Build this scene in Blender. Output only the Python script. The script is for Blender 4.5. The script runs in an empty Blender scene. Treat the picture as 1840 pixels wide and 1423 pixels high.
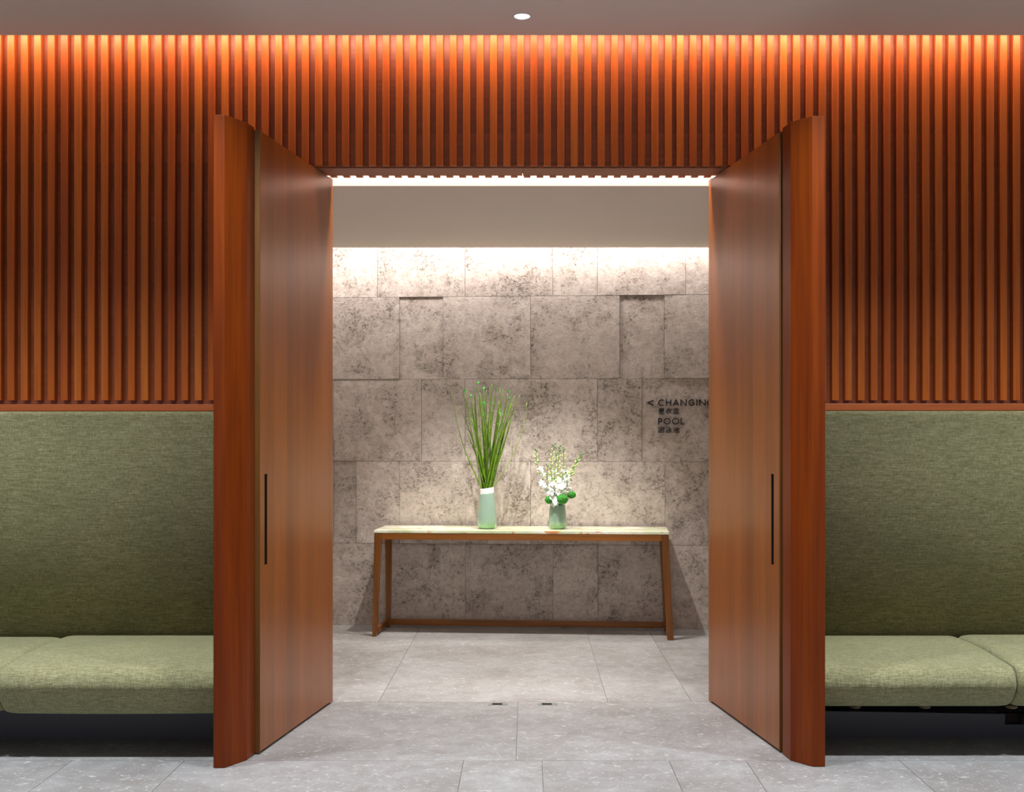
import bpy, bmesh, math, random
from mathutils import Vector, Matrix
random.seed(7)
SC = bpy.context.scene
COL = SC.collection
F, CX, CY, H = 2067.0, 948.0, 781.0, 1.403          # focal length in px, vanishing point, eye height
def PX(px, d): return (px - CX) * d / F
def PZ(py, d): return H - (py - CY) * d / F
def lin(r, g, b):
    f = lambda c: (c/255/12.92) if c/255 <= .04045 else ((c/255 + .055)/1.055)**2.4
    return (f(r), f(g), f(b), 1)

# ------------------------------------------------------------------ scene settings
SC.view_settings.view_transform = 'Standard'
SC.view_settings.look = 'None'
SC.view_settings.gamma = 1
SC.view_settings.use_curve_mapping = False
SC.view_settings.exposure = 0.0
cam = bpy.data.cameras.new('camera'); cam.sensor_width = 36; cam.lens = 36 * F / 1840
cam.shift_x = -28/1840; cam.shift_y = (CY - 711.5)/1840
cam.clip_end = 100
co = bpy.data.objects.new('camera', cam); COL.objects.link(co)
co.location = (0, 0, H); co.rotation_euler = (math.pi/2, 0, 0)
SC.camera = co

# ------------------------------------------------------------------ materials
class NT:
    def __init__(s, name):
        s.m = bpy.data.materials.new(name); s.m.use_nodes = True
        s.t = s.m.node_tree; s.t.nodes.clear()
        s.out = s.n('ShaderNodeOutputMaterial'); s.b = s.n('ShaderNodeBsdfPrincipled')
        s.l(s.b.outputs[0], s.out.inputs[0])
    def n(s, k, **kw):
        x = s.t.nodes.new(k)
        for a, v in kw.items(): setattr(x, a, v)
        return x
    def l(s, a, b): s.t.links.new(a, b)
    def inp(s, x, i, v):
        if hasattr(v, 'is_output'): s.l(v, x.inputs[i])
        elif v is not None: x.inputs[i].default_value = v
    def math(s, op, a, b=None, c=None, clamp=False):
        x = s.n('ShaderNodeMath', operation=op, use_clamp=clamp)
        s.inp(x, 0, a); s.inp(x, 1, b); s.inp(x, 2, c); return x.outputs[0]
    def coord(s, kind='Object', scale=(1, 1, 1), offset=None):
        tc = s.n('ShaderNodeTexCoord'); mp = s.n('ShaderNodeMapping')
        v = tc.outputs[kind]
        if offset is not None:
            va = s.n('ShaderNodeVectorMath', operation='ADD'); s.l(v, va.inputs[0]); s.l(offset, va.inputs[1]); v = va.outputs[0]
        s.l(v, mp.inputs[0]); mp.inputs['Scale'].default_value = scale
        return mp.outputs[0]
    def noise(s, vec, scale, detail=4, rough=.5, dist=0, out=0):
        x = s.n('ShaderNodeTexNoise'); s.l(vec, x.inputs['Vector'])
        x.inputs['Scale'].default_value = scale; x.inputs['Detail'].default_value = detail
        x.inputs['Roughness'].default_value = rough; x.inputs['Distortion'].default_value = dist
        return x.outputs[out]
    def ramp(s, f, stops, interp='LINEAR'):
        x = s.n('ShaderNodeValToRGB'); s.l(f, x.inputs[0]); e = x.color_ramp.elements
        x.color_ramp.interpolation = interp
        while len(e) < len(stops): e.new(.5)
        for i, (p, c) in enumerate(stops):
            e[i].position = p; e[i].color = c if hasattr(c, '__len__') else (c, c, c, 1)
        return x.outputs[0]
    def mix(s, f, a, b, mode='MIX'):
        x = s.n('ShaderNodeMix', data_type='RGBA', blend_type=mode)
        s.inp(x, 0, f); s.inp(x, 6, a); s.inp(x, 7, b); return x.outputs[2]
    def attr(s, name):
        x = s.n('ShaderNodeAttribute', attribute_name=name); return x
    def bump(s, h, strength, dist=.01):
        x = s.n('ShaderNodeBump'); s.l(h, x.inputs['Height'])
        x.inputs['Strength'].default_value = strength; x.inputs['Distance'].default_value = dist
        s.l(x.outputs[0], s.b.inputs['Normal'])
    def set(s, **kw):
        for k, v in kw.items():
            s.inp(s.b, k.replace('_', ' '), v)

def plain(name, c, rough=.5, metal=0, **kw):
    t = NT(name); t.set(Base_Color=c, Roughness=rough, Metallic=metal, **kw); return t.m

def wood(name, c1, c2, c3, axis='Z', fine=60., plank=0.0, rough=.35, coat=0., tone=False, knots=True, spec=.5):
    """straight grained wood; grain runs along `axis` in object space"""
    t = NT(name)
    off = t.attr('shift').outputs['Vector'] if tone else None
    sc = {'Z': (1, 1, .035), 'X': (.035, 1, 1)}[axis]
    v = t.coord('Object', sc, off)
    g1 = t.noise(v, fine, 5, .6, .15)
    g2 = t.noise(v, fine*.2, 3, .5, .3)
    v2 = t.coord('Object', {'Z': (1, 1, .22), 'X': (.22, 1, 1)}[axis], off)
    g3 = t.noise(v2, 5, 3, .5, .5)
    base = t.mix(t.ramp(g2, [(.3, 0), (.7, 1)]), c1, c2)
    base = t.mix(t.math('MULTIPLY', t.ramp(g1, [(.42, 0), (.72, 1)]), .55), base, c3)
    base = t.mix(t.math('MULTIPLY', t.ramp(g3, [(.35, 0), (.7, 1)]), .35), base, c3)
    if plank:
        sx = t.n('ShaderNodeSeparateXYZ'); tc = t.n('ShaderNodeTexCoord'); t.l(tc.outputs['Object'], sx.inputs[0])
        ax = sx.outputs['X'] if axis == 'Z' else sx.outputs['Z']
        cell = t.math('FLOOR', t.math('DIVIDE', ax, plank))
        wn = t.n('ShaderNodeTexWhiteNoise', noise_dimensions='1D'); t.l(cell, wn.inputs['W'])
        f = t.math('MULTIPLY_ADD', wn.outputs['Value'], .26, .87)
        cb = t.n('ShaderNodeCombineColor'); [t.l(f, cb.inputs[i]) for i in range(3)]
        base = t.mix(1.0, base, cb.outputs[0], 'MULTIPLY')
    if tone:
        a = t.attr('tone').outputs['Fac']
        cb = t.n('ShaderNodeCombineColor'); t.l(a, cb.inputs[0]); t.l(t.math('MULTIPLY', a, a), cb.inputs[1]); t.l(t.math('MULTIPLY', a, a), cb.inputs[2])
        base = t.mix(1.0, base, cb.outputs[0], 'MULTIPLY')
    if knots:
        v3 = t.coord('Object', {'Z': (1, 1, .3), 'X': (.3, 1, 1)}[axis], off)
        k = t.ramp(t.noise(v3, 9, 2, .5, 1.2), [(.74, 0), (.80, 1)])
        base = t.mix(t.math('MULTIPLY', k, .75), base, (c3[0]*.25, c3[1]*.2, c3[2]*.2, 1))
    t.set(Base_Color=base, Roughness=rough, Coat_Weight=coat, Coat_Roughness=.22, Specular_IOR_Level=spec)
    t.bump(g1, .06, .002)
    return t.m

M = {}
M['slat'] = wood('slat_wood', lin(178, 90, 30), lin(188, 98, 30), lin(144, 64, 20), tone=True, fine=70, rough=.42, knots=False, spec=.25)
M['panel'] = wood('backing_wood', lin(156, 86, 52), lin(166, 92, 54), lin(118, 62, 36), axis='X', fine=70, plank=.146, rough=.45, knots=False)
M['door'] = wood('door_wood', lin(143, 80, 27), lin(151, 86, 29), lin(118, 61, 20), fine=80, plank=.083, rough=.33, coat=.13, knots=False, spec=.4)
M['post'] = wood('post_wood', lin(134, 60, 5), lin(114, 44, 4), lin(78, 25, 4), fine=40, rough=.42, coat=.03, spec=.18)
M['edge'] = wood('edge_wood', lin(122, 80, 28), lin(106, 66, 22), lin(80, 48, 16), fine=60, rough=.5, knots=False)
M['rail'] = wood('rail_wood', lin(190, 100, 44), lin(178, 90, 38), lin(150, 70, 28), axis='X', fine=60, rough=.4, knots=False)
M['soffit'] = wood('soffit_wood', lin(170, 96, 56), lin(160, 88, 50), lin(128, 66, 38), axis='X', fine=60, rough=.5, knots=False)
M['table_x'] = wood('table_wood_rail', lin(160, 98, 28), lin(144, 84, 22), lin(84, 44, 12), axis='X', fine=40, rough=.35)
M['table_z'] = wood('table_wood_leg', lin(142, 86, 26), lin(122, 70, 20), lin(68, 36, 10), axis='Z', fine=40, rough=.35)
M['plaster'] = plain('ceiling_plaster', lin(226, 212, 202), .9)
M['paint'] = plain('wall_paint', lin(205, 198, 190), .9)
M['black'] = plain('black_recess', (.0008, .0006, .0006, 1), .8, 0, Specular_IOR_Level=.1)
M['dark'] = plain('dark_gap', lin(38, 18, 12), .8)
M['plinth'] = plain('black_laminate', lin(78, 76, 84), .4)
M['ply'] = plain('bench_ply', lin(84, 52, 36), .6)
M['webbing'] = plain('webbing', lin(190, 165, 130), .8)
M['letter'] = plain('letter_black', lin(14, 12, 12), .35)
M['chrome'] = plain('polished_steel', lin(190, 192, 192), .35, .8)
M['reflector'] = plain('reflector', lin(235, 240, 248), .35, .6)
t = NT('lamp_glow'); t.set(Base_Color=(1, 1, 1, 1), Emission_Color=(.75, .88, 1, 1), Emission_Strength=90.0); M['glow'] = t.m
t = NT('led_glow'); t.set(Base_Color=(1, 1, 1, 1), Emission_Color=(1, .93, .84, 1), Emission_Strength=12.0); M['led'] = t.m

def fabric():
    t = NT('green_linen')
    h = t.noise(t.coord('Object', (.10, 1, 1)), 420, 2, .5)
    v = t.noise(t.coord('Object', (1, .5, .12)), 420, 2, .5)
    vy = t.noise(t.coord('Object', (1, .16, 1)), 330, 2, .5)
    h2 = t.noise(t.coord('Object', (.10, .9, 1)), 190, 3, .6)
    v2 = t.noise(t.coord('Object', (1, .2, .14)), 170, 3, .6)
    big = t.noise(t.coord('Object', (1, 1, 1)), 3, 2, .5)
    s = t.math('ADD', t.math('ADD', h, v), t.math('ADD', t.math('MULTIPLY', h2, 1.1), t.math('MULTIPLY', v2, .7)))
    s = t.math('ADD', s, t.math('MULTIPLY', t.math('SUBTRACT', vy, .5), .5))
    s = t.math('DIVIDE', s, 3.8)
    c = t.ramp(s, [(.34, lin(86, 82, 52)), (.5, lin(140, 136, 98)), (.66, lin(186, 186, 146))])
    c = t.mix(t.math('MULTIPLY', t.ramp(big, [(.35, 0), (.65, 1)]), .22), c, lin(96, 102, 70))
    t.set(Base_Color=c, Roughness=.85, Sheen_Weight=.5, Sheen_Roughness=.45, Sheen_Tint=lin(205, 225, 190), Specular_IOR_Level=.25)
    t.bump(s, .5, .004); return t.m
M['linen'] = fabric()

def stone_wall():
    t = NT('taupe_limestone')
    off = t.attr('shift').outputs['Vector']
    v = t.coord('Object', (1, 1, 1), off)
    vs = t.coord('Object', (1, 1, 1.35), off)
    mask = t.ramp(t.noise(v, 3.4, 5, .66, .5), [(.47, 0), (.64, 1)])
    warp = t.noise(v, 14, 3, .6, 0, out=1)
    vm = t.n('ShaderNodeVectorMath', operation='MULTIPLY_ADD'); t.l(warp, vm.inputs[0]); vm.inputs[1].default_value = (.085, .085, .085); t.l(vs, vm.inputs[2])
    fine = t.noise(vm.outputs[0], 26, 6, .66, .35)
    ridge = t.math('ABSOLUTE', t.math('SUBTRACT', fine, .5))
    vein = t.ramp(ridge, [(0, 1), (.02, .6), (.042, 0)])
    gate = t.ramp(t.noise(v, 30, 3, .6, .2), [(.48, 0), (.58, 1)])
    fine2 = t.noise(vm.outputs[0], 52, 5, .7, .25)
    spot = t.ramp(fine2, [(.545, 0), (.63, 1)])
    cloud = t.noise(v, 14, 6, .7, .3)
    base = t.mix(t.ramp(cloud, [(.3, 0), (.7, 1)]), lin(178, 163, 153), lin(212, 200, 191))
    base = t.mix(t.math('MULTIPLY', mask, .38), base, lin(138, 124, 113))
    dk = t.math('MULTIPLY', t.math('MULTIPLY', vein, gate), t.math('MULTIPLY_ADD', mask, .58, .34))
    base = t.mix(dk, base, lin(70, 56, 46))
    dk2 = t.math('MULTIPLY', spot, t.math('MULTIPLY_ADD', mask, .74, .08))
    base = t.mix(dk2, base, lin(78, 65, 55))
    white = t.ramp(t.noise(vm.outputs[0], 70, 3, .6), [(.63, 0), (.70, 1)])
    base = t.mix(t.math('MULTIPLY', white, .35), base, lin(222, 212, 200))
    a = t.attr('tone').outputs['Fac']
    cb = t.n('ShaderNodeCombineColor'); [t.l(a, cb.inputs[i]) for i in range(3)]
    base = t.mix(1.0, base, cb.outputs[0], 'MULTIPLY')
    t.set(Base_Color=base, Roughness=.75, Specular_IOR_Level=.3)
    hgt = t.math('SUBTRACT', t.math('ADD', fine2, t.math('MULTIPLY', cloud, .6)), t.math('ADD', dk2, dk))
    t.bump(hgt, .6, .008); return t.m
M['stone'] = stone_wall()

def stone_floor():
    t = NT('grey_limestone_floor')
    off = t.attr('shift').outputs['Vector']
    v = t.coord('Object', (1, 1, 1), off)
    big = t.noise(v, 2.2, 4, .6, .4)
    mid = t.noise(v, 11, 5, .6, .3)
    base = t.mix(t.ramp(big, [(.3, 0), (.7, 1)]), lin(134, 130, 127), lin(164, 163, 162))
    base = t.mix(t.math('MULTIPLY', t.ramp(mid, [(.4, 0), (.7, 1)]), .4), base, lin(124, 118, 112))
    for sc, th, amt, cc, seed in ((34, .635, .5, lin(206, 204, 200), 3), (64, .63, .42, lin(214, 212, 208), 9), (40, .70, .5, lin(90, 84, 80), 17)):
        mp = t.n('ShaderNodeMapping'); t.l(v, mp.inputs[0]); mp.inputs['Location'].default_value = (seed, seed*2, 0); mp.inputs['Scale'].default_value = (.75, 1.1, 1)
        f = t.ramp(t.noise(mp.outputs[0], sc, 2, .5, .8), [(th, 0), (th+.05, 1)])
        base = t.mix(t.math('MULTIPLY', f, amt), base, cc)
    a = t.attr('tone').outputs['Fac']
    cb = t.n('ShaderNodeCombineColor'); [t.l(a, cb.inputs[i]) for i in range(3)]
    base = t.mix(1.0, base, cb.outputs[0], 'MULTIPLY')
    t.set(Base_Color=base, Roughness=t.math('MULTIPLY_ADD', mid, .2, .36), Specular_IOR_Level=.4)
    t.bump(mid, .08, .004); return t.m
M['floor'] = stone_floor()

def onyx():
    t = NT('green_onyx')
    v = t.coord('Object', (.7, 1.6, 1))
    n1 = t.noise(v, 3.4, 6, .6, 1.4); n2 = t.noise(v, 6, 6, .65, 2.0)
    c = t.ramp(n1, [(.3, lin(186, 200, 156)), (.48, lin(218, 224, 190)), (.62, lin(246, 244, 228))])
    c = t.mix(t.ramp(n2, [(.56, 0), (.64, .85)]), c, lin(202, 128, 62))
    t.set(Base_Color=c, Roughness=.16, Subsurface_Weight=.25, Subsurface_Scale=.02); t.b.inputs['Subsurface Radius'].default_value = (.8, 1, .6)
    return t.m
M['onyx'] = onyx()

def celadon():
    t = NT('celadon_glaze')
    tc = t.n('ShaderNodeTexCoord'); sx = t.n('ShaderNodeSeparateXYZ'); t.l(tc.outputs['Object'], sx.inputs[0])
    c = t.ramp(sx.outputs['Z'], [(0, lin(128, 176, 120)), (.03, lin(136, 178, 134)), (.05, lin(146, 172, 154)), (1, lin(150, 170, 158))])
    t.set(Base_Color=c, Roughness=.12, Coat_Weight=.6, Coat_Roughness=.05); return t.m
M['celadon'] = celadon()
M['rim'] = plain('white_glaze', lin(236, 228, 228), .3)

def reed():
    t = NT('reed_green')
    tc = t.n('ShaderNodeTexCoord'); sx = t.n('ShaderNodeSeparateXYZ'); t.l(tc.outputs['Object'], sx.inputs[0])
    oi = t.n('ShaderNodeObjectInfo')
    z = t.math('FRACT', t.math('ADD', t.math('MULTIPLY', sx.outputs['Z'], 11.), t.math('MULTIPLY', oi.outputs['Random'], 7.)))
    node = t.ramp(z, [(0, 1), (.035, 1), (.06, 0), (1, 0)])
    base = t.mix(oi.outputs['Random'], lin(56, 104, 12), lin(128, 176, 24))
    str_ = t.noise(t.coord('Object', (1, 1, .25)), 55, 3, .6)
    base = t.mix(t.math('MULTIPLY', t.ramp(str_, [(.46, 0), (.62, 1)]), .6), base, lin(52, 60, 14))
    base = t.mix(t.ramp(sx.outputs['Z'], [(.15, 0), (.75, .4)]), base, lin(92, 98, 44))
    base = t.mix(t.math('MULTIPLY', node, .7), base, lin(46, 44, 16))
    t.set(Base_Color=base, Roughness=.45); return t.m
M['reed'] = reed()
M['blade'] = plain('blade_green', lin(140, 168, 72), .5)
M['leaf'] = plain('leaf_green', lin(74, 168, 62), .5)
M['stem'] = plain('orchid_stem', lin(76, 130, 52), .5)
M['bud'] = plain('orchid_bud', lin(186, 214, 124), .5, Subsurface_Weight=.2, Subsurface_Scale=.01)
M['petal'] = plain('orchid_petal', lin(246, 246, 236), .5, Subsurface_Weight=.2, Subsurface_Scale=.01)
M['lip'] = plain('orchid_lip', lin(205, 218, 130), .5)
t = NT('pompon_green')
nz = t.noise(t.coord('Object'), 160, 3, .6)
t.set(Base_Color=t.ramp(nz, [(.35, lin(14, 74, 10)), (.65, lin(60, 172, 34))]), Roughness=.7); t.bump(nz, .9, .006); M['pompon'] = t.m

# ------------------------------------------------------------------ helpers
def empty(name, label=None, cat=None, loc=(0, 0, 0), rz=0, group=None):
    o = bpy.data.objects.new(name, None); COL.objects.link(o); o.location = loc; o.rotation_euler = (0, 0, rz)
    o.empty_display_size = .1
    tag(o, label, cat, group); return o
def tag(o, label=None, cat=None, group=None, kind=None):
    if label: o['label'] = label
    if cat: o['category'] = cat
    if group: o['group'] = group
    if kind: o['kind'] = kind
    return o
def link(name, bm, mat, parent=None, smooth=False, loc=None, rz=0, bevel=0, weld=False):
    me = bpy.data.meshes.new(name)
    bmesh.ops.recalc_face_normals(bm, faces=bm.faces)
    bm.to_mesh(me); bm.free()
    for m in (mat if isinstance(mat, (list, tuple)) else [mat]): me.materials.append(m)
    if smooth:
        for p in me.polygons: p.use_smooth = True
    o = bpy.data.objects.new(name, me); COL.objects.link(o)
    if parent: o.parent = parent
    if loc is not None: o.location = loc
    o.rotation_euler = (0, 0, rz)
    if bevel:
        b = o.modifiers.new('bevel', 'BEVEL'); b.width = bevel; b.segments = 2; b.limit_method = 'ANGLE'; b.angle_limit = .6
    return o
def struct(name, bm, mat, parent=None, **kw):
    o = link(name, bm, mat, parent, **kw)
    if parent is None: o['kind'] = 'structure'
    return o
def box(bm, x0, x1, y0, y1, z0, z1, mi=0):
    vs = [bm.verts.new(p) for p in ((x0,y0,z0),(x1,y0,z0),(x1,y1,z0),(x0,y1,z0),(x0,y0,z1),(x1,y0,z1),(x1,y1,z1),(x0,y1,z1))]
    fs = [bm.faces.new([vs[i] for i in f]) for f in ((0,3,2,1),(4,5,6,7),(0,1,5,4),(1,2,6,5),(2,3,7,6),(3,0,4,7))]
    for f in fs: f.material_index = mi
    return fs
def prism(bm, poly, z0, z1):
    lo = [bm.verts.new((x, y, z0)) for x, y in poly]; hi = [bm.verts.new((x, y, z1)) for x, y in poly]
    bm.faces.new(lo[::-1]); bm.faces.new(hi); n = len(poly)
    for i in range(n): bm.faces.new((lo[i], lo[(i+1) % n], hi[(i+1) % n], hi[i]))
def hexa(bm, p):      # 8 points: bottom ring 4, top ring 4
    vs = [bm.verts.new(q) for q in p]
    for f in ((0,3,2,1),(4,5,6,7),(0,1,5,4),(1,2,6,5),(2,3,7,6),(3,0,4,7)): bm.faces.new([vs[i] for i in f])
def lathe(bm, prof, n=48, tilt=None):
    rings = []
    for r, z in prof:
        ring = []
        for i in range(n):
            a = 2*math.pi*i/n; x, y = r*math.cos(a), r*math.sin(a)
            ring.append(bm.verts.new((x, y, z + (tilt(x, y, z) if tilt else 0))))
        rings.append(ring)
    for a, b in zip(rings, rings[1:]):
        for i in range(n): bm.faces.new((a[i], a[(i+1) % n], b[(i+1) % n], b[i]))
    return rings
def tube(bm, pts, rad, n=6):
    rings = []
    for i, p in enumerate(pts):
        p = Vector(p); d = (Vector(pts[min(i+1, len(pts)-1)]) - Vector(pts[max(i-1, 0)])).normalized()
        a = d.cross(Vector((0, 1, .01))); a = a.normalized() if a.length > 1e-4 else Vector((1, 0, 0)); b = d.cross(a)
        r = rad[i] if hasattr(rad, '__len__') else rad
        rings.append([bm.verts.new(p + a*r*math.cos(2*math.pi*k/n) + b*r*math.sin(2*math.pi*k/n)) for k in range(n)])
    for a, b in zip(rings, rings[1:]):
        for k in range(n): bm.faces.new((a[k], a[(k+1) % n], b[(k+1) % n], b[k]))
    bm.faces.new(rings[0][::-1]); bm.faces.new(rings[-1])
def blob(bm, c, r, rot=None, seg=8, rings=5):
    ret = bmesh.ops.create_uvsphere(bm, u_segments=seg, v_segments=rings, radius=1)
    mat = Matrix.Translation(Vector(c)) @ (rot.to_4x4() if rot else Matrix()) @ Matrix.Diagonal((*r, 1))
    bmesh.ops.transform(bm, matrix=mat, verts=ret['verts'])
def attrs(o, tones, shifts):
    """per-face tone and texture shift"""
    a = o.data.attributes.new('tone', 'FLOAT', 'FACE'); b = o.data.attributes.new('shift', 'FLOAT_VECTOR', 'FACE')
    for i, v in enumerate(tones): a.data[i].value = v
    for i, v in enumerate(shifts): b.data[i].vector = v

# ------------------------------------------------------------------ FLOOR
D_DOOR, D_BENCHLINE = 6.03, 4.95
rows = [(-3.0, -1.6, [-4.2,-3,-1.8,-.6,.6,1.8,3.0,4.2]), (-1.6, 0, [-3.6,-2.4,-1.2,0,1.2,2.4,3.6]), (0, 1.4, [-4.2,-3,-1.8,-.6,.6,1.8,3]),
        (1.4, 2.6, [-3.6,-2.4,-1.2,0,1.2,2.4,3.6]), (2.6, 3.8, [-4.2,-3,-1.8,-.6,.6,1.8,3]),
        (3.8, D_BENCHLINE, [-3.4,-2.6,-1.96,-1.477,-.275,.062,.609,.94,1.60,2.5,3.3]),
        (D_BENCHLINE, D_DOOR+.01, [-3.6,-2.4,-1.2,-.05,1.2,2.4,3.6]),
        (D_DOOR+.01, 8.75, [-2.6,-1.9,-.782,.42,.862,2.0,2.6])]
bm = bmesh.new(); tones, shifts = [], []
XL, XR = -4.6, 4.6
rf = random.Random(3)
for y0, y1, cuts in rows:
    xs = [XL] + [c for c in cuts if XL < c < XR] + [XR]
    for x0, x1 in zip(xs, xs[1:]):
        g = .0013
        fs = box(bm, x0+g, x1-g, y0+g, y1-g, -.02, 0)
        tn = rf.uniform(.93, 1.05); sh = (rf.uniform(0, 50), rf.uniform(0, 50), 0)
        tones += [tn]*6; shifts += [sh]*6
fs = box(bm, XL, XR, -3.0, 8.75, -.06, -.004); tones += [.62]*6; shifts += [(0, 0, 0)]*6
fl = struct('floor', bm, M['floor']); attrs(fl, tones, shifts)

# metal floor keeps of the double door
for i, (px, lab) in enumerate(((895, 'left of two small polished floor keeps let into the doorway floor joint'), (984, 'right of two small polished floor keeps let into the doorway floor joint'))):
    root = empty('floor_keep', lab, 'floor keep', (PX(px, 5.985), 5.985, 0.0))
    tag(root, group='door keeps in the floor')
    bm = bmesh.new()
    for a, b, c, d in ((-.05, .05, -.025, -.017), (-.05, .05, .017, .025), (-.05, -.03, -.017, .017), (.022, .05, -.017, .017)): box(bm, a, b, c, d, 0, .0022)
    link('plate', bm, M['chrome'], root)
    bm = bmesh.new(); box(bm, -.03, .022, -.017, .017, .0001, .0008); link('bolt_slot', bm, M['black'], root)

# ------------------------------------------------------------------ SLATTED FRONT WALL
DF, ZH, ZTOP = 5.754, 2.75, 3.62
bm = bmesh.new()                                     # solid wall behind the cladding
box(bm, -4.6, -1.15, 5.81, 5.985, 0, ZH+.012); box(bm, 1.095, 4.6, 5.81, 5.985, 0, ZH+.012); box(bm, -4.6, 4.6, 5.81, 5.985, ZH+.012, ZTOP)
wf = struct('wall_front', bm, M['paint'])
bm = bmesh.new()                                     # horizontal-grain backing boards
box(bm, -4.6, -1.15, 5.796, 5.808, 1.5, ZH-.004); box(bm, 1.095, 4.6, 5.796, 5.808, 1.5, ZH-.004); box(bm, -4.6, 4.6, 5.796, 5.808, ZH-.004, ZTOP)
z = ZTOP
link('backing_panel', bm, M['panel'], wf)
# slats: measured rhythm, 24 px on the left, 23 px on the right
cents = []
x = 13 + 6.7
left = [12.8 + 24.05*i for i in range(-72, 23)]      # left run
mid = [566 + 24.19*i for i in range(0, 27)]
right = [1216 + 23.25*i for i in range(0, 100)]
edges = [e for e in left if e < 545] + [e for e in mid if e < 1205] + right
bm = bmesh.new(); tones, shifts = [], []; rs = random.Random(11)
SW = .0352
def slat(bm, x0, y0, y1, z0, z1, w):
    c = .0022                                          # eased front arrises
    poly = [(x0+c, y0), (x0+w-c, y0), (x0+w, y0+c), (x0+w, y1), (x0, y1), (x0, y0+c)]
    prism(bm, poly, z0, z1); return len(poly)+2
for e in edges:
    X = PX(e, DF)
    if X < -4.55 or X > 4.5: continue
    inside = -1.16 < X < 1.075
    n = slat(bm, X, DF + rs.uniform(-.0015, .0015), 5.797, (ZH if inside else 1.575), ZTOP, SW)
    tn = rs.choice([.88, .92, .96, 1.0, 1.0, 1.03, 1.08]) * rs.uniform(.98, 1.02); sh = (rs.uniform(0, 40), rs.uniform(0, 40), rs.uniform(0, 40))
    tones += [tn]*n; shifts += [sh]*n
sl = link('slat_cladding', bm, M['slat'], wf); attrs(sl, tones, shifts)
# slats on the corridor side of the door head
bm = bmesh.new(); tones, shifts = [], []
for i in range(-34, 34):
    X = -.02 + i*.0673
    n = slat(bm, X, 5.986, 6.03, ZH-.001, 3.0, SW)
    tones += [1.0]*n; shifts += [(i*.37, i*1.1, 0)]*n
for v in bm.verts: pass
sb = link('corridor_slat_cladding', bm, M['slat'], wf); attrs(sb, tones, shifts)
bm = bmesh.new()                                     # flat soffit boards, butt joint in the middle
box(bm, -1.149, -.0265, 5.79, 5.9855, ZH, ZH+.0115); box(bm, -.0235, 1.094, 5.79, 5.9855, ZH, ZH+.0115)
link('soffit_board', bm, M['soffit'], wf)
bm = bmesh.new()                                     # rail under the slats
box(bm, -4.6, -1.335, DF-.006, 5.806, PZ(738.5, DF), PZ(726.5, DF)); box(bm, 1.265, 4.6, DF-.006, 5.806, PZ(737.5, DF), PZ(725, DF))
link('dado_rail', bm, M['rail'], wf, bevel=.0015)

# ------------------------------------------------------------------ PORTAL POSTS (curved bench ends beside the doors)
def post(name, pts, back, label):
    bm = bmesh.new(); prism(bm, pts + back, 0.0, ZH)
    o = link(name, bm, M['post'], bevel=.004); tag(o, label, 'portal post'); return o
lp = [(-1.3225, 4.838), (-1.2757, 4.838), (-1.2087, 4.957), (-1.1975, 5.045)]
post('portal_post', lp, [(-1.216, 5.049), (-1.216, 5.09), (-1.262, 5.10), (-1.262, 5.749), (-1.3225, 5.749)], 'tall curved red-brown wooden door post left of the doorway, beside the left green bench')
rp = [(1.2575, 4.857), (1.2035, 4.857), (1.131, 4.950), (1.1185, 5.052)]
post('portal_post', rp, [(1.136, 5.056), (1.136, 5.10), (1.182, 5.11), (1.182, 5.749), (1.2575, 5.749)], 'tall curved red-brown wooden door post right of the doorway, beside the right green bench')

# ------------------------------------------------------------------ DOOR LEAVES
def leaf(name, near, far, sgn, hpx, label):
    """near/far: visible-face corners. sgn: +1 thickness grows towards -X (left leaf)"""
    dx, dy = far[0]-near[0], far[1]-near[1]; L = math.hypot(dx, dy); ang = math.atan2(dy, dx)
    root = empty(name, loc=(near[0], near[1], 0), rz=ang); root['kind'] = 'structure'; root['label'] = label
    T = .045 * sgn                                   # local +y is to the left of the direction near->far
    def b(bm, x0, x1, y0, y1, z0, z1): box(bm, x0, x1, min(y0, y1), max(y0, y1), z0, z1)
    zt = ZH - .012
    s = L - .052                                     # closing strip at the hinge end
    # handle slot position: solve for the pixel
    def u_at(px):
        k = (px - CX)/F; return (k*near[1]-near[0])/(dx/L - k*dy/L)
    u = [u_at(q) for q in hpx]; u0, u1 = min(u), max(u)
    dh = near[1] + (u0+u1)/2*dy/L
    z1, z0 = PZ(851.5, dh), PZ(1014.5, dh)
    bm = bmesh.new()
    b(bm, .004, u0, .003*sgn, T, .012, zt); b(bm, u1, s-.002, .003*sgn, T, .012, zt)
    b(bm, u0, u1, .003*sgn, T, .012, z0); b(bm, u0, u1, .003*sgn, T, z1, zt); b(bm, u0, u1, .026*sgn, T, z0, z1)
    for f in bm.faces: pass
    # face veneer
    link('door_panel', bm, M['door'], root)
    bm = bmesh.new()
    b(bm, .0045, u0, 0, .003*sgn, .0125, zt-.0005); b(bm, u1, s-.0025, 0, .003*sgn, .0125, zt-.0005)
    b(bm, u0, u1, 0, .003*sgn, .0125, z0); b(bm, u0, u1, 0, .003*sgn, z1, zt-.0005)
    link('face_veneer', bm, M['door'], root)
    bm = bmesh.new(); b(bm, s, L, .0005*sgn, T, .006, zt+.004); link('hinge_stile', bm, M['door'], root, bevel=.001)
    bm = bmesh.new(); b(bm, s-.002, s, .006*sgn, T-.004*sgn, .012, zt); link('shadow_gap', bm, M['black'], root)
    bm = bmesh.new(); b(bm, 0, .004, .0, .030*sgn, .006, zt+.002); link('edge_lipping', bm, M['edge'], root)
    bm = bmesh.new(); b(bm, u0+.0002, u1-.0002, .0012*sgn, .0255*sgn, z0+.0005, z1-.0005); h = link('pull_recess', bm, M['black'], root); h['label'] = 'slim black recessed vertical pull'
    return root
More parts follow.
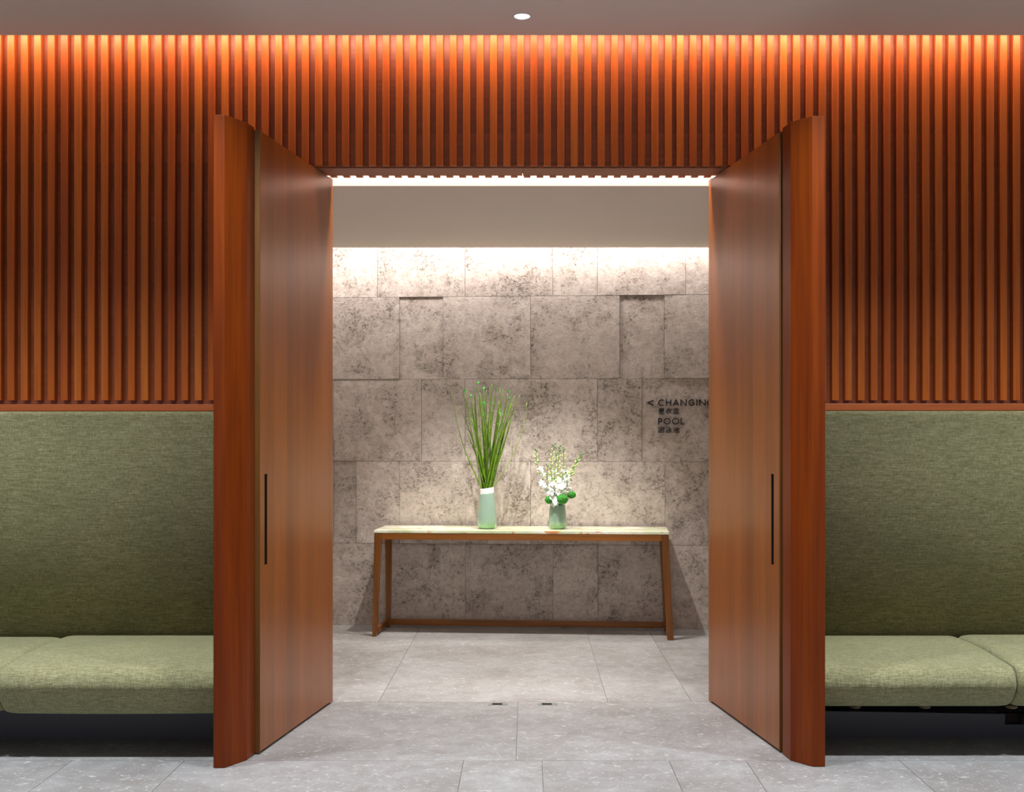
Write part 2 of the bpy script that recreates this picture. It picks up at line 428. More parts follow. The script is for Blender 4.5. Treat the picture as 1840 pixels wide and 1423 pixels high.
leaf('door_1', (PX(467, 5.045), 5.045), (-1.0205, 6.03), 1, (475.3, 480.2), 'left open door leaf of reddish-brown veneer')
leaf('door_2', (PX(1400.5, 5.072), 5.072), (.9525, 6.055), -1, (1385.6, 1390.4), 'right open door leaf of reddish-brown veneer')

# ------------------------------------------------------------------ CEILING OF THE FRONT ROOM
ZC = 3.33; DE = 5.55
bm = bmesh.new()
lx, ly, lr = PX(938, 5.30), 5.30, .037
q = .1
box(bm, -4.6, lx-q, -3.0, DE, ZC, ZC+.14); box(bm, lx+q, 4.6, -3.0, DE, ZC, ZC+.14)
box(bm, lx-q, lx+q, -3.0, ly-q, ZC, ZC+.14); box(bm, lx-q, lx+q, ly+q, DE, ZC, ZC+.14)
def holed(bm, cx, cy, r, q, z):
    n = 32; c = [bm.verts.new((cx+r*math.cos(2*math.pi*i/n), cy+r*math.sin(2*math.pi*i/n), z)) for i in range(n)]
    def sq(a):
        x, y = math.cos(a), math.sin(a); m = max(abs(x), abs(y)); return (cx+q*x/m, cy+q*y/m, z)
    s = [bm.verts.new(sq(2*math.pi*i/n)) for i in range(n)]
    for i in range(n): bm.faces.new((c[i], c[(i+1) % n], s[(i+1) % n], s[i]))
holed(bm, lx, ly, lr, q, ZC); holed(bm, lx, ly, lr, q, ZC+.14)
box(bm, -4.6, 4.6, 5.32+.09, 5.99, ZTOP+.001, ZTOP+.05)   # cove lid
struct('ceiling', bm, M['plaster'])
dl = empty('downlight', 'small round recessed ceiling downlight with bright silvery reflector', 'downlight', (lx, ly, ZC))
bm = bmesh.new(); lathe(bm, [(.0365, .004), (.0365, -.001), (.0405, -.003), (.0425, -.0025), (.0430, -.0004)]); link('trim_ring', bm, M['plaster'], dl, smooth=True)
bm = bmesh.new(); lathe(bm, [(.0362, .001), (.033, .02), (.027, .045), (.018, .062)]); link('reflector', bm, M['reflector'], dl, smooth=True)
bm = bmesh.new(); lathe(bm, [(.0001, .052), (.010, .053), (.0135, .057), (.0135, .075), (.0001, .076)]); link('bulb', bm, M['glow'], dl, smooth=True)

# ------------------------------------------------------------------ CORRIDOR: ceiling, stone wall, side walls
ZQ = 2.73
bm = bmesh.new(); box(bm, -2.58, 2.58, 6.137, 8.160, ZQ, ZQ+.10)
box(bm, -2.58, 2.58, 5.99, 8.9, 3.06, 3.12)
struct('ceiling_corridor', bm, M['plaster'])
bm = bmesh.new(); box(bm, -2.7, -2.58, 5.99, 8.9, 0, 3.12); struct('wall_left', bm, M['paint'])
bm = bmesh.new(); box(bm, 2.58, 2.7, 5.99, 8.9, 0, 3.12); struct('wall_right', bm, M['paint'])
MW = .0715; D0 = 8.38; AW = -math.atan(MW)
def U(px):                                            # position along the yawed wall seen at pixel px
    d = D0/(1 + MW*(px-CX)/F); return PX(px, d)*math.sqrt(1+MW*MW)
courses = [(0, .604, [640-118, 680, 836, 994, 1074.5, 1233+80], {}),
           (.604, 1.2085, [522, 599, 640, 718, 876, 953.7, 1195, 1353], {1: -.007}),
           (1.2085, 1.8105, [441, 599, 757.5, 835.7, 1073.5, 1153.6, 1311], {1: -.002, 5: -.0075, 4: -.0015}),
           (1.8105, 2.413, [560, 717.5, 796, 953.4, 1113.5, 1193.5, 1353], {1: -.011, 4: -.010, 0: .001}),
           (2.413, 3.05, [520, 678.4, 835.7, 993, 1073.5, 1232], {})]
bm = bmesh.new(); tones, shifts = [], []; rw = random.Random(5)
for ci, (z0, z1, cuts, rec) in enumerate(courses):
    us = [U(c) for c in cuts]
    while us[0] > -2.5: us.insert(0, us[0]-rw.choice([.32, .64]))
    k0 = us.index(U(cuts[0]))
    while us[-1] < 2.5: us.append(us[-1]+rw.choice([.32, .64]))
    us[0] = -2.72; us[-1] = 2.72
    for j, (a, b_) in enumerate(zip(us, us[1:])):
        off = rec.get(j-k0, rw.uniform(-.0012, .0012)); g = .0012
        y0 = -off
        fs = box(bm, a+g, b_-g, y0, .05, z0+g, z1-g)
        tn = rw.uniform(.94, 1.05); sh = (rw.uniform(0, 30), 0, rw.uniform(0, 30))
        tones += [tn]*6; shifts += [sh]*6
box(bm, -2.72, 2.72, .017, .15, 0, 3.06); tones += [.6]*6; shifts += [(0, 0, 0)]*6
wb = struct('wall_back', bm, M['stone'], loc=(0, D0, 0), rz=AW); attrs(wb, tones, shifts)

# ------------------------------------------------------------------ SIGN LETTERING
VS = F/D0                                            # px per metre on the wall near X=0
ds = D0/(1+MW*(1200-CX)/F)
sign_u = U(1162.8)
sign = empty('wall_lettering', 'raised black letters on the stone wall with an arrow, CHANGING above POOL in two languages', 'sign',
             (sign_u*math.cos(AW), D0 + sign_u*math.sin(AW), 0), AW)
REC = .0073                                          # that slab is set back
def sx_(px): return U(px) - sign_u
def sz_(py, px=1210):
    d = D0/(1+MW*(px-CX)/F); return PZ(py, d)
def arc(cx, cy, rx, ry, a0, a1, n=28): return [(cx+rx*math.cos(math.radians(a0+(a1-a0)*i/n)), cy+ry*math.sin(math.radians(a0+(a1-a0)*i/n))) for i in range(n+1)]
def strokes(name, paths, w, parent, closed=()):
    bm = bmesh.new()
    for pi, pts in enumerate(paths):
        pts = [Vector((p[0], p[1])) for p in pts]; n = len(pts); cl = pi in closed
        L, R = [], []
        for i, p in enumerate(pts):
            a = pts[(i-1) % n] if (cl or i > 0) else p; b = pts[(i+1) % n] if (cl or i < n-1) else p
            d1 = (p-a).normalized() if (p-a).length > 1e-9 else (b-p).normalized(); d2 = (b-p).normalized() if (b-p).length > 1e-9 else d1
            t_ = (d1+d2); t_ = t_.normalized() if t_.length > 1e-6 else d1
            nn = Vector((-t_.y, t_.x)); k = 1/max(.45, abs(nn.dot(Vector((-d1.y, d1.x)))))
            L.append(p + nn*w/2*k); R.append(p - nn*w/2*k)
        rng = range(n if cl else n-1)
        V = [[bm.verts.new((sx_(q.x), dd, sz_(q.y))) for q in S] for S in (L, R) for dd in (REC-.0075, REC)]
        Lf, Lb, Rf, Rb = V
        for i in rng:
            j = (i+1) % n
            bm.faces.new((Lf[i], Lf[j], Rf[j], Rf[i])); bm.faces.new((Lb[i], Rb[i], Rb[j], Lb[j]))
            bm.faces.new((Lf[i], Lb[i], Lb[j], Lf[j])); bm.faces.new((Rf[i], Rf[j], Rb[j], Rb[i]))
        if not cl:
            bm.faces.new((Lf[0], Rf[0], Rb[0], Lb[0])); bm.faces.new((Lf[-1], Lb[-1], Rb[-1], Rf[-1]))
    return link(name, bm, M['letter'], parent)
T1, B1 = 718.3, 728.4
w = 1.55
strokes('arrow', [[(1174.5, T1+.9), (1163.8, 723.4), (1174.5, B1+.1)]], 1.9, sign)
strokes('letter', [arc(1188.7, 723.4, 5.2, 5.1, -48, -312)], w, sign)
strokes('letter', [[(1197.3, T1-.6), (1197.3, B1+.6)], [(1205.3, T1-.6), (1205.3, B1+.6)], [(1197.3, 723.2), (1205.3, 723.2)]], w, sign)
strokes('letter', [[(1209.5, B1+.6), (1214.6, T1-.2), (1219.6, B1+.6)], [(1211.5, 725.6), (1217.6, 725.6)]], w, sign)
strokes('letter', [[(1223.6, B1+.6), (1223.6, T1), (1233.0, B1), (1233.0, T1-.6)]], w, sign)
strokes('letter', [arc(1243.2, 723.4, 5.3, 5.1, -48, -312) + [(1247.2, 724.0), (1243.8, 724.0)]], w, sign)
strokes('letter', [[(1252.2, T1-.6), (1252.2, B1+.6)]], w, sign)
strokes('letter', [[(1257.3, B1+.6), (1257.3, T1), (1267.1, B1), (1267.1, T1-.6)]], w, sign)
strokes('letter', [arc(1276.5, 723.4, 5.3, 5.1, -48, -312) + [(1280.5, 724.0), (1277.1, 724.0)]], w, sign)
T3, B3 = 751.8, 762.0
strokes('letter', [[(1183.3, B3+.7), (1183.3, T3+.4), (1186.3, T3+.4)] + arc(1186.4, 755.1, 3.0, 2.9, -90, 90, 12) + [(1183.3, 758.0)]], w, sign)
strokes('letter', [arc(1198.7, 756.9, 5.6, 5.0, 0, 354, 36)], w, sign, closed=(0,))
strokes('letter', [arc(1214.0, 756.9, 5.6, 5.0, 0, 354, 36)], w, sign, closed=(0,))
strokes('letter', [[(1223.9, T3-.6), (1223.9, B3-.1), (1230.4, B3-.1)]], w, sign)
def glyph(ch, x0, x1, y0, y1):
    c = bpy.data.curves.new('glyph', 'FONT'); c.body = ch; c.offset = 0.004
    o = bpy.data.objects.new('glyph', c); COL.objects.link(o)
    me = bpy.data.meshes.new_from_object(o.evaluated_get(bpy.context.evaluated_depsgraph_get()))
    bpy.data.objects.remove(o)
    bm = bmesh.new(); bm.from_mesh(me)
    xs = [v.co.x for v in bm.verts]; ys = [v.co.y for v in bm.verts]
    a, b = min(xs), max(xs); c_, d = min(ys), max(ys)
    r = bmesh.ops.extrude_face_region(bm, geom=bm.faces[:])
    new = set(g for g in r['geom'] if isinstance(g, bmesh.types.BMVert))
    for v in bm.verts:
        u_ = x0 + (v.co.x-a)/(b-a)*(x1-x0); z_ = y1 - (v.co.y-c_)/(d-c_)*(y1-y0)
        v.co = Vector((sx_(u_), REC-.0075 if v in new else REC, sz_(z_)))
    bpy.data.meshes.remove(me)
    link('letter', bm, M['letter'], sign)
for ch, a, b in (('更', 1182.8, 1193.9), ('衣', 1196.0, 1207.4), ('室', 1208.8, 1220.0)): glyph(ch, a, b, 733.4, 743.9)
for ch, a, b in (('游', 1181.9, 1194.2), ('泳', 1195.8, 1207.4), ('池', 1208.8, 1220.9)): glyph(ch, a, b, 766.4, 778.0)

# ------------------------------------------------------------------ CONSOLE TABLE (parallel to the stone wall)
# local frame: x along the wall, y = 0 at the back legs growing negative to the front
tb_back = 8.335
tab = empty('console_table', 'long narrow wooden console table with pale green onyx top against the stone wall', 'console table', (0, tb_back, 0), AW)
DT = .42
def tx(px, dfront): return px
xl, xr = -1.041, .998                                # front corners of the top, local x
ztop, zs = .741, .721
bm = bmesh.new(); box(bm, xl, xr, -DT, 0.0, zs, ztop); link('onyx_top', bm, M['onyx'], tab, bevel=.002)
zr = .676
def trap_leg(name, xo_t, xi_t, xo_b, xi_b, y0, y1, zt, y0b=None):
    bm = bmesh.new(); yb = y0 if y0b is None else y0b
    a = sorted((xo_t, xi_t)); b = sorted((xo_b, xi_b))
    hexa(bm, [(b[0], yb, 0), (b[1], yb, 0), (b[1], y1, 0), (b[0], y1, 0), (a[0], y0, zt), (a[1], y0, zt), (a[1], y1, zt), (a[0], y1, zt)])
    return link(name, bm, M['table_z'], tab, bevel=.002)
# apron rails (mitred look at the front corners)
bm = bmesh.new(); box(bm, xl+.052, xr-.052, -DT+.002, -DT+.034, zr, zs-.0005); link('apron_rail', bm, M['table_x'], tab)
bm = bmesh.new(); box(bm, xl+.052, xr-.052, -.034, -.002, zr, zs-.0005); link('apron_rail', bm, M['table_x'], tab)
bm = bmesh.new(); box(bm, xl+.003, xl+.052, -DT+.04, -.04, zr, zs-.0005); link('side_rail', bm, M['table_x'], tab)
bm = bmesh.new(); box(bm, xr-.052, xr-.003, -DT+.04, -.04, zr, zs-.0005); link('side_rail', bm, M['table_x'], tab)
trap_leg('leg', xl+.003, xl+.052, xl-.012, xl+.016, -DT+.002, -DT+.044, zs-.0005)
trap_leg('leg', xr-.003, xr-.052, xr+.030, xr-.012, -DT+.002, -DT+.044, zs-.0005)
trap_leg('leg', xl+.003, xl+.052, xl+.012, xl+.040, -.044, -.002, zs-.0005)
trap_leg('leg', xr-.003, xr-.052, xr+.012, xr-.016, -.044, -.002, zs-.0005)
bm = bmesh.new(); box(bm, xl+.030, xr-.008, -.030, -.006, .018, .060); link('stretcher', bm, M['table_x'], tab)
for s_ in (0, 1):
    bm = bmesh.new()
    if s_ == 0: box(bm, xl+.000, xl+.024, -DT+.04, -.03, .020, .058)
    else: box(bm, xr-.014, xr+.012, -DT+.04, -.03, .020, .058)
    link('stretcher', bm, M['table_z'], tab)

# ------------------------------------------------------------------ VASES
def wall_local(x, off): return tb_back - MW*x - off   # y of a point `off` in front of the table back edge
vy1 = 8.11; vx1 = PX(875, vy1)
v1 = empty('vase', 'tall pale celadon vase with slanted white rim, left on the console table', 'vase', (vx1, vy1, ztop))
R = .069
def tilt1(x, y, z): return max(0, (z-.24)/.05) * .14 * x if z > .2 else 0
def slant(x, y, z): return .16*x*min(1, max(0, (z-.18)/.09))
bm = bmesh.new()
lathe(bm, [(.0001, .0005), (.045, .0005), (.056, .004), (.064, .014), (.0685, .032), (R, .055), (.0665, .10), (.0615, .15), (.0555, .205), (.0515, .243), (.0505, .252), (.0472, .252), (.050, .20), (.055, .12), (.056, .03), (.0001, .012)], tilt=slant)
link('vase_body', bm, M['celadon'], v1, smooth=True)
bm = bmesh.new()
lathe(bm, [(.0509, .2505), (.0502, .263), (.0487, .280), (.0478, .286), (.0462, .284), (.0466, .262), (.0472, .2505)], tilt=slant)
link('rim', bm, M['rim'], v1, smooth=True)['label'] = 'white unglazed slanted rim'
vy2 = 8.09; vx2 = PX(1002, vy2)
v2 = empty('vase', 'small celadon vase on the console table holding white orchids and green pompons', 'vase', (vx2, vy2, ztop))
bm = bmesh.new()
lathe(bm, [(.0001, .0005), (.038, .0005), (.049, .004), (.057, .014), (.0615, .032), (.0628, .055), (.0615, .09), (.058, .13), (.054, .165), (.052, .172), (.049, .165), (.055, .11), (.056, .04), (.0001, .01)])
link('vase_body', bm, M['celadon'], v2, smooth=True)

# ------------------------------------------------------------------ TALL REEDS
S1 = F/vy1
rr = random.Random(21)
def reed_obj(name, bx, by, tipx, tipy, tipz, bend, rad, mat, label, group, leaf=False, taper=.35):
    """local origin at the vase inside; stem runs to a tip given in metres relative to it"""
    root_z = ztop + .03
    base = Vector((bx, by, 0)); tip = Vector((tipx, tipy, tipz)); n = 14; pts = []
    # pass through the vase mouth
    mouth = Vector((max(-.038, min(.038, bx*.75 + tipx*.09)), max(-.034, min(.034, tipy*.2)), .255))
    for i in range(4): pts.append(base.lerp(mouth, i/4))
    for i in range(n+1):
        s = i/n; p = mouth.lerp(tip, s); off = math.sin(math.pi*s)*bend; p = p + Vector((off, off*.3*rr.uniform(.9, 1.1), 0)); pts.append(p)
    rads = [rad*(1-(1-taper)*(max(0, i-6)/(len(pts)-7))**1.6) for i in range(len(pts))]
    bm = bmesh.new(); tube(bm, pts, rads, 6)
    o = link(name, bm, mat, None, smooth=True, loc=(vx1, vy1, root_z)); tag(o, label, 'plant stem', group)
    if leaf:
        for ci, (at, big) in enumerate(((0, 1), (2, .6), (4, .5))):
            bm = bmesh.new(); p = pts[-1-at]; p0 = bm.verts.new(p)
            for k in range(7 if at == 0 else 3):
                d = Vector((rr.uniform(-1, 1), rr.uniform(-1, 1), rr.uniform(-.2, 1.1))).normalized(); ln = rr.uniform(.014, .030)*big
                sd = d.cross(Vector((0, 0, 1))).normalized()*ln*.26
                q = [p+d*ln*.5+sd, p+d*ln, p+d*ln*.5-sd]; up = Vector((0, 0, .0015))
                a3 = [bm.verts.new(v) for v in q]; b3 = [bm.verts.new(v+up) for v in q]
                bm.faces.new([p0]+a3); bm.faces.new([p0]+b3[::-1])
                bm.faces.new((a3[0], a3[1], b3[1], b3[0])); bm.faces.new((a3[1], a3[2], b3[2], b3[1]))
            link('leaf_sprig', bm, M['leaf'], o)
    return o
LR = 'slender green reed stem standing among the bunch in the tall vase'
LL = 'green reed with a leafy sprig at its tip in the tall vase'
def tz(py, y): return PZ(py, y) - ztop - .03
N = 46
for i in range(N):
    f = (i+.5)/N
    px = 832 + f*98 + rr.uniform(-9, 9)
    y = vy1 + rr.uniform(-.10, .06)
    edge = abs(f-.5)*2
    py = 686 + rr.choice([0, 4, 8, 14, 22, 34, 50, 76]) + 26*edge**2 + rr.uniform(-3, 3)
    reed_obj('reed_stem', rr.uniform(-.03, .03), rr.uniform(-.03, .03), PX(px, y)-vx1, y-vy1, tz(py, y), rr.uniform(-.02, .02) + (px-880)*-.00022, rr.uniform(.0034, .0058), M['reed'], LR, 'green reeds in the tall vase')
for px, py, dy in ((834, 705, -.06), (845, 712, .02), (859, 690, -.02), (869, 699, -.08), (891, 702, .0), (913, 705, -.06), (916, 716, .02), (868, 727, -.1), (899, 744, -.12)):
    y = vy1+dy
    reed_obj('reed_stem', rr.uniform(-.03, .03), rr.uniform(-.03, .03), PX(px, y)-vx1, dy, tz(py, y), rr.uniform(-.01, .01), .0045, M['reed'], LL, 'leafy tipped reeds in the tall vase', leaf=True)
reed_obj('grass_blade', -.02, 0, PX(812, 8.05)-vx1, -.06, tz(705, 8.05), -.035, .0036, M['reed'], 'single thin reed arching furthest left out of the tall vase', None)
reed_obj('grass_blade', .02, 0, PX(947, 8.08)-vx1, -.03, tz(722, 8.08), .055, .0030, M['blade'], 'single pale thin blade arching furthest right out of the tall vase', None)
reed_obj('grass_blade', -.02, 0, PX(842, 8.14)-vx1, .03, tz(820, 8.14), -.008, .0024, M['blade'], 'short pale blade leaning left just above the tall vase rim', None)

# ------------------------------------------------------------------ ORCHIDS AND POMPONS
ro = random.Random(4)
def orchid(tip, mid, label, nb, nf, dy):
    """tip/mid in photo pixels at the vase distance"""
    y = vy2+dy
    root = empty('orchid_spray', label, 'orchid spray', (vx2, vy2, ztop), group='orchid sprays in the small vase')
    P = lambda px, py, yy: Vector((PX(px, yy)-vx2, yy-vy2, PZ(py, yy)-ztop))
    a = Vector((ro.uniform(-.02, .02), ro.uniform(-.02, .02), .03)); m = P(*mid, vy2+dy*.6); t_ = P(*tip, y)
    b = Vector((max(-.03, min(.03, m.x*.25)), max(-.03, min(.03, dy*.3)), .16))
    ctrl = [a, b, m, t_]
    pts = []
    def cr(p0, p1, p2, p3, s): return .5*((2*p1) + (p2-p0)*s + (2*p0-5*p1+4*p2-p3)*s*s + (3*p1-p0-3*p2+p3)*s**3)
    c = [ctrl[0]] + ctrl + [ctrl[-1]]
    for i in range(3):
        for k in range(10): pts.append(cr(c[i], c[i+1], c[i+2], c[i+3], k/10))
    pts.append(ctrl[-1])
    bm = bmesh.new(); tube(bm, pts, [.0034*(1-.6*i/len(pts)) for i in range(len(pts))], 6); link('stem', bm, M['stem'], root, smooth=True)
    seg = pts[13:]
    for k in range(nb):
        f = .30 + .7*k/(nb-1); i = min(len(seg)-2, int(f*(len(seg)-1))); p = seg[i]; d = (seg[i+1]-seg[i]).normalized()
        side = Vector((1 if k % 2 else -1, ro.uniform(-.7, .4), 0)).normalized(); ax = (d*.9+side*.75).normalized()
        L = .0155*(1.15-.65*f); q = p + ax*L*1.2
        bm = bmesh.new(); rot = Vector((0, 0, 1)).rotation_difference(ax).to_matrix(); blob(bm, q, (L*.5, L*.5, L), rot)
        if f > .85: mt = M['stem']
        else: mt = M['bud']
        link('bud', bm, mt, root, smooth=True)
    for k in range(nf):
        f = k/max(1, nf-1)*.42; i = int(f*(len(seg)-1)); p = seg[i] + Vector((ro.uniform(-.022, .022), ro.uniform(-.05, .0), ro.uniform(-.03, .012)))
        flower(root, p, ro.uniform(.019, .026))
def flower(parent, c, s, name='bloom'):
    bm = bmesh.new(); face = Vector((ro.uniform(-.6, .6), -1, ro.uniform(-.3, .5))).normalized(); rot = Vector((0, -1, 0)).rotation_difference(face).to_matrix(); a0 = ro.uniform(0, 6.28)
    for k in range(5):
        a = a0 + k*2*math.pi/5; wd = .62 if k % 2 else .42
        d = Vector((math.cos(a), 0, math.sin(a))); n = Vector((-math.sin(a), 0, math.cos(a))); grid = []
        for i in range(5):
            u = i/4; ww = math.sin(math.pi*min(1, .12+u*.86))*wd*s
            grid.append([Vector(c) + rot @ (d*u*s*1.15 + n*ww*(j-1)*.9 + Vector((0, -.25*s*u*u*(1 if k % 2 else -.6) + abs(j-1)*.12*s, 0))) for j in range(3)])
        gv = [[bm.verts.new(v) for v in r_] for r_ in grid]; gb = [[bm.verts.new(v + rot @ Vector((0, .0009, 0))) for v in r_] for r_ in grid]
        for i in range(4):
            for j in range(2):
                bm.faces.new((gv[i][j], gv[i+1][j], gv[i+1][j+1], gv[i][j+1])); bm.faces.new((gb[i][j], gb[i][j+1], gb[i+1][j+1], gb[i+1][j]))
    bmesh.ops.subdivide_edges(bm, edges=bm.edges[:], cuts=1, use_grid_fill=True, smooth=.6)
    o = link(name, bm, M['petal'], parent, smooth=True)
    return o
orchid((963, 809), (967, 840), 'orchid spray curving furthest left out of the small vase', 9, 5, -.02)
orchid((997, 796), (990, 842), 'tallest orchid spray rising just left of the centre of the small vase', 12, 7, .02)
orchid((1006, 800), (1002, 850), 'central upright orchid spray whose tip reaches just under the tallest', 12, 6, -.03)
orchid((1013, 804), (1012, 848), 'upright orchid spray just right of the centre of the small vase', 11, 7, .0)
orchid((1001, 812), (996, 862), 'short front orchid spray among the upright ones', 10, 5, -.07)
orchid((1046, 815), (1028, 850), 'orchid spray leaning furthest right out of the small vase', 12, 7, -.02)
orchid((1038, 826), (1022, 858), 'lower right orchid spray tucked below the furthest right one', 9, 7, -.06)
orchid((984, 835), (984, 866), 'short left orchid spray with mostly open white blooms', 7, 8, -.06)
orchid((1018, 850), (1012, 874), 'lowest front orchid spray spilling white blooms over the pompons', 5, 10, -.09)
orchid((992, 856), (994, 876), 'lowest left orchid spray with white blooms above the left pompon', 5, 10, -.09)
for k_, (px, py, dy, r_, lab) in enumerate(((988, 898, -.055, .031, 'green pompon flower at the left of the small vase rim'), (1010, 897, -.085, .037, 'green pompon flower at the front centre of the small vase rim'), (1027, 889, -.04, .027, 'green pompon flower at the right, set a little higher'), )):
    y = vy2+dy
    bm = bmesh.new(); rb = random.Random(k_)
    ret = bmesh.ops.create_icosphere(bm, subdivisions=4, radius=1)
    for v in bm.verts:
        n = v.co.normalized(); f = 1 + .07*math.sin(n.x*19+k_)*math.sin(n.y*17)*math.sin(n.z*21+1) + rb.uniform(-.05, .05)
        v.co = Vector((n.x*r_*1.12, n.y*r_*1.0, n.z*r_*.93))*f
    o = link('pompon_flower', bm, M['pompon'], None, smooth=False, loc=(PX(px, y), y, PZ(py, y))); tag(o, lab, 'flower', 'green pompons in the small vase')
    bm = bmesh.new(); tip = Vector((vx2, vy2, ztop+.10)) - o.location
    tube(bm, [Vector((0, 0, -r_*.5)), Vector((tip.x*.75, tip.y*.8, tip.z*.45)), tip], .0025); link('stem', bm, M['stem'], o, smooth=True)
# one white bloom hanging between the two front pompons
fo = empty('orchid_bloom', 'single white orchid bloom hanging between the two front pompons', 'flower', (PX(998, 7.99), 7.99, PZ(902, 7.99)))
flower(fo, (0, 0, 0), .022, 'petals'); flower(fo, (.002, .004, .016), .014, 'petals')

# ------------------------------------------------------------------ BENCHES
def cushion(name, parent, x0, x1, d_front, zb, zt_, d_back=5.70, sag=0.0, sl=True, sr=True, flare=0):
    """upholstered seat pad, rounded front, crowned top"""
    prof = []
    rf_, rb_ = .085, .03
    prof.append((d_back, zb)); 
    prof.append((d_back, zt_-.03)); prof.append((d_back-.012, zt_-.008)); prof.append((d_back-.05, zt_))
    n = 24
    for i in range(1, n): 
        s = i/n; prof.append((d_back-.05 + s*(d_front+rf_ - d_back+.05), zt_ - .016*s*s + .010*math.sin(math.pi*s)))
    for i in range(0, 9):
        a = math.pi/2*i/8; prof.append((d_front+rf_-rf_*math.sin(a), zt_-.016-rf_+rf_*math.cos(a)))
    for i in range(1, 7):
        s = i/7; prof.append((d_front - .010*math.sin(math.pi*s), (zt_-.016-rf_)*(1-s)+(zb+rb_*.6)*s))
    for i in range(0, 5):
        a = math.pi/2*i/4; prof.append((d_front+rb_-rb_*math.cos(a), zb+rb_*.6-rb_*.6*math.sin(a)))
    prof = [(y + (.085*((zt_-.016-rf_-z)/(zt_-.016-rf_-zb)) if (z < zt_-.016-rf_ and y < d_back-.2) else 0), z) for y, z in prof]
    cy = (d_front+d_back)/2; cz = (zb+zt_)/2
    L = x1-x0; st = []
    k = [0, .0015, .006, .014, .028, .05, .08, .13]
    xs = [x0+q_ for q_ in k] + [x0 + L*i/16 for i in range(3, 14)] + [x1-q_ for q_ in k[::-1]]
    xs = sorted(set(x for x in xs))
    bm = bmesh.new(); rings = []
    for x in xs:
        e = 0
        if sl: e = max(e, 1-min(1, (x-x0)/.07))
        if sr: e = max(e, 1-min(1, (x1-x)/.07))
        ins = .024*(1-math.sqrt(max(0, 1-e**4))) + .006*e**2
        ring = []
        for y, z in prof:
            oy, oz = (cy-y), (cz-z); ly_, lz_ = abs(oy)/(d_back-d_front)*2, abs(oz)/(zt_-zb)*2
            ny = y + (ins*(1 if oy > 0 else -1)*min(1, ly_**4)); nz = z + (ins*(1 if oz > 0 else -1)*min(1, lz_**4)*(.9 if oz < 0 else .5))
            if z < zb+.06: nz -= flare*math.sin(math.pi*(x-x0)/L)
            ring.append(bm.verts.new((x, ny, nz)))
        rings.append(ring)
    m = len(prof)
    for a, b in zip(rings, rings[1:]):
        for i in range(m): bm.faces.new((a[i], b[i], b[(i+1) % m], a[(i+1) % m]))
    bm.faces.new(rings[0][::-1]); bm.faces.new(rings[-1])
    return link(name, bm, M['linen'], parent, smooth=True)
def backrest(parent, x0, x1, zt_):
    bm = bmesh.new(); r = .022; yb, yf = 5.79, 5.705
    prof = [(yb, .25), (yb, zt_)] + [(yf+r-r*math.sin(math.pi/2*i/6), zt_-r+r*math.cos(math.pi/2*i/6)) for i in range(7)] + [(yf, .25)]
    A = [bm.verts.new((x0, y, z)) for y, z in prof]; B = [bm.verts.new((x1, y, z)) for y, z in prof]; n = len(prof)
    for i in range(n): bm.faces.new((A[i], B[i], B[(i+1) % n], A[(i+1) % n]))
    bm.faces.new(A[::-1]); bm.faces.new(B)
    o = link('backrest', bm, M['linen'], parent); [setattr(p, 'use_smooth', p.index < n and p.index not in (0, n-1)) for p in o.data.polygons]
    return o
lb = empty('wall_bench', 'green linen upholstered wall bench left of the doorway, black plinth under its seat', 'bench', (0, 0, 0))
backrest(lb, -4.6, -1.326, PZ(739, 5.705))
cushion('seat_cushion', lb, -2.286, -1.328, 4.935, .182, .417, sr=False, flare=.003)
cushion('seat_cushion', lb, -3.45, -2.291, 4.935, .188, .410)
cushion('seat_cushion', lb, -4.6, -3.453, 4.935, .188, .412)
bm = bmesh.new(); box(bm, -4.6, -1.326, 5.295, 5.33, 0, .177); box(bm, -4.6, -1.326, 5.33, 5.78, .15, .177); link('plinth', bm, M['plinth'], lb)
rbn = empty('wall_bench', 'green linen upholstered wall bench right of the doorway, dark gap showing above its plinth', 'bench', (0, 0, 0))
backrest(rbn, 1.262, 4.6, PZ(738, 5.705))
cushion('seat_cushion', rbn, 1.264, 2.117, 4.955, .209, .416, sl=False)
cushion('seat_cushion', rbn, 2.122, 3.3, 4.955, .209, .421)
cushion('seat_cushion', rbn, 3.303, 4.6, 4.955, .209, .416)
bm = bmesh.new(); zp = PZ(1277, 5.33)
zq = PZ(1286, 5.33)
hexa(bm, [(1.262, 5.33, 0), (2.212, 5.33, 0), (2.212, 5.36, 0), (1.262, 5.36, 0), (1.262, 5.33, zp), (2.212, 5.33, PZ(1283, 5.33)), (2.212, 5.36, PZ(1283, 5.33)), (1.262, 5.36, zp)])
box(bm, 2.212, 4.6, 5.33, 5.36, 0, PZ(1302, 5.33)); box(bm, 2.30, 4.6, 5.33, 5.36, PZ(1302, 5.33), PZ(1285, 5.33))
link('plinth', bm, M['plinth'], rbn)
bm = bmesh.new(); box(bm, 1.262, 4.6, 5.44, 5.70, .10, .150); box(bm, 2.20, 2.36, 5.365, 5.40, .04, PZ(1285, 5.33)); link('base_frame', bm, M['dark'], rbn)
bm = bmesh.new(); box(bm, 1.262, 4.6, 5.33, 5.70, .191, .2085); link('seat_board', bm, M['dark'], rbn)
for px in (1536, 1661, 1817):
    bm = bmesh.new(); blob(bm, (PX(px, 5.40), 5.40, .128), (.028, .035, .011), None, 16, 8); s_ = link('webbing_clip', bm, M['webbing'], rbn, smooth=True)

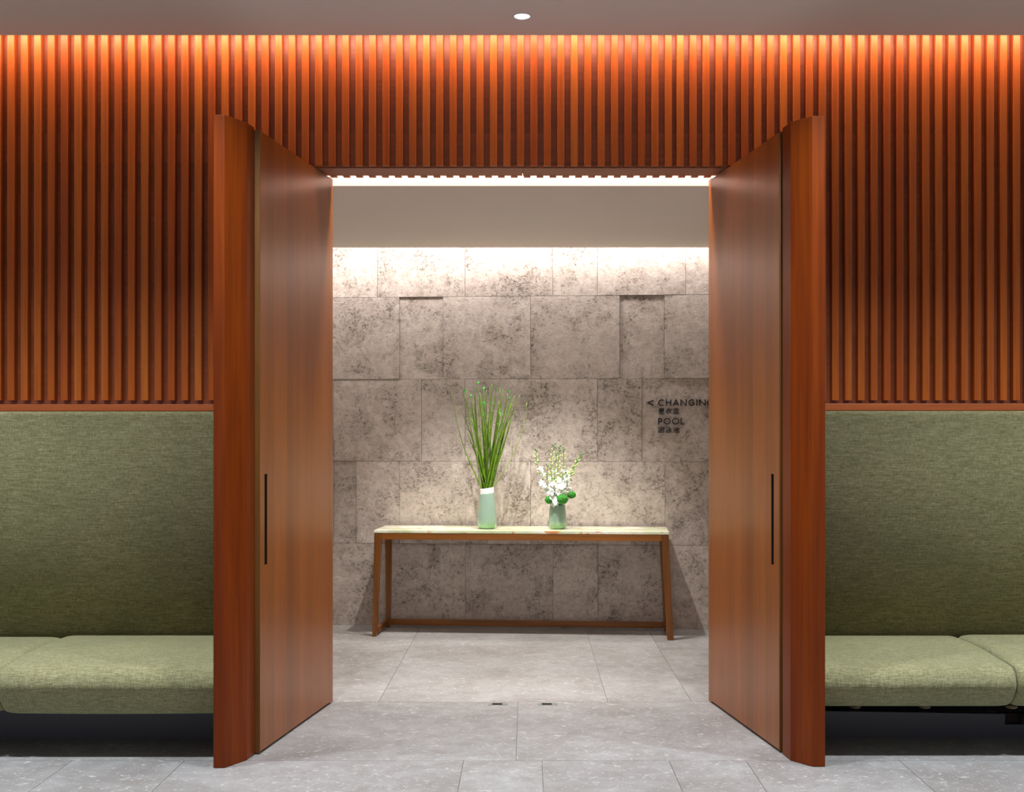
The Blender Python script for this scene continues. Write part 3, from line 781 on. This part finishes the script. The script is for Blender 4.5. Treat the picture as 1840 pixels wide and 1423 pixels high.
# ------------------------------------------------------------------ LIGHTS
def area(name, loc, size, size_y, power, col, rot=(0, 0, 0), spread=180):
    l = bpy.data.lights.new(name, 'AREA'); l.shape = 'RECTANGLE'; l.size = size; l.size_y = size_y; l.energy = power; l.color = col; l.spread = math.radians(spread)
    o = bpy.data.objects.new(name, l); COL.objects.link(o); o.location = loc; o.rotation_euler = rot; return o
def spot(name, loc, aim, power, col, cone=60, blend=.5, r=.02):
    l = bpy.data.lights.new(name, 'SPOT'); l.energy = power; l.color = col; l.spot_size = math.radians(cone); l.spot_blend = blend; l.shadow_soft_size = r
    o = bpy.data.objects.new(name, l); COL.objects.link(o); o.location = loc
    o.rotation_euler = (Vector(aim)-Vector(loc)).to_track_quat('-Z', 'Y').to_euler(); return o
WARM = (1, .68, .54); NEU = (1, .96, .91); COOL = (.86, .93, 1)
# cove above the slats (long strip hidden behind the ceiling edge)
area('cove_strip', (0, 5.645, 3.425), 9.0, .02, 48, WARM, (math.radians(48), 0, 0))
# slot over the door head
area('door_slot_strip', (0, 6.085, 3.03), 4.6, .05, 70, (1, .94, .88), (0, 0, 0))
# slot washing the stone wall
area('wall_wash_strip', (0, 8.20, 2.90), 4.6, .03, 42, (1, .96, .93), (math.radians(15), 0, 0))
# corridor spots on the table
spot('corridor_spot', (.2, 7.35, 2.72), (.15, 7.62, 0), 185, NEU, 80, .75, .015)
spot('corridor_spot', (-.45, 7.35, 2.72), (-.38, 7.62, 0), 185, NEU, 80, .75, .015)
# downlights of the front room (out of frame row, and the one in view), plus an added bounce row
spot('front_downlight_or_fill', (lx, ly, ZC-.004), (lx, 5.40, 0), 85, NEU, 75, .7, .02)
for x in (-3.6, -2.4, -1.2, 0, 1.2, 2.4, 3.6):
    spot('front_downlight_or_fill', (x, 4.25, ZC-.01), (x, 4.35, 0), 215, COOL, 110, .9, .03)
for x in (-2.7, -.9, .9, 2.7):
    spot('front_downlight_or_fill', (x, 1.6, ZC-.01), (x, 1.6, 0), 230, COOL, 76, .9, .03)  # unseen row added for fill: its floor bounce lifts the whole room
spot('under_table_fill', (-.05, 3.0, ZC-.01), (-.05, 8.3, .6), 75, NEU, 34, .8, .03)  # added fill through the doorway, brightens the stone wall below the tabletop
w_ = bpy.data.worlds.new('World'); SC.world = w_; w_.use_nodes = True
w_.node_tree.nodes['Background'].inputs[0].default_value = (.75, .8, .9, 1); w_.node_tree.nodes['Background'].inputs[1].default_value = .36
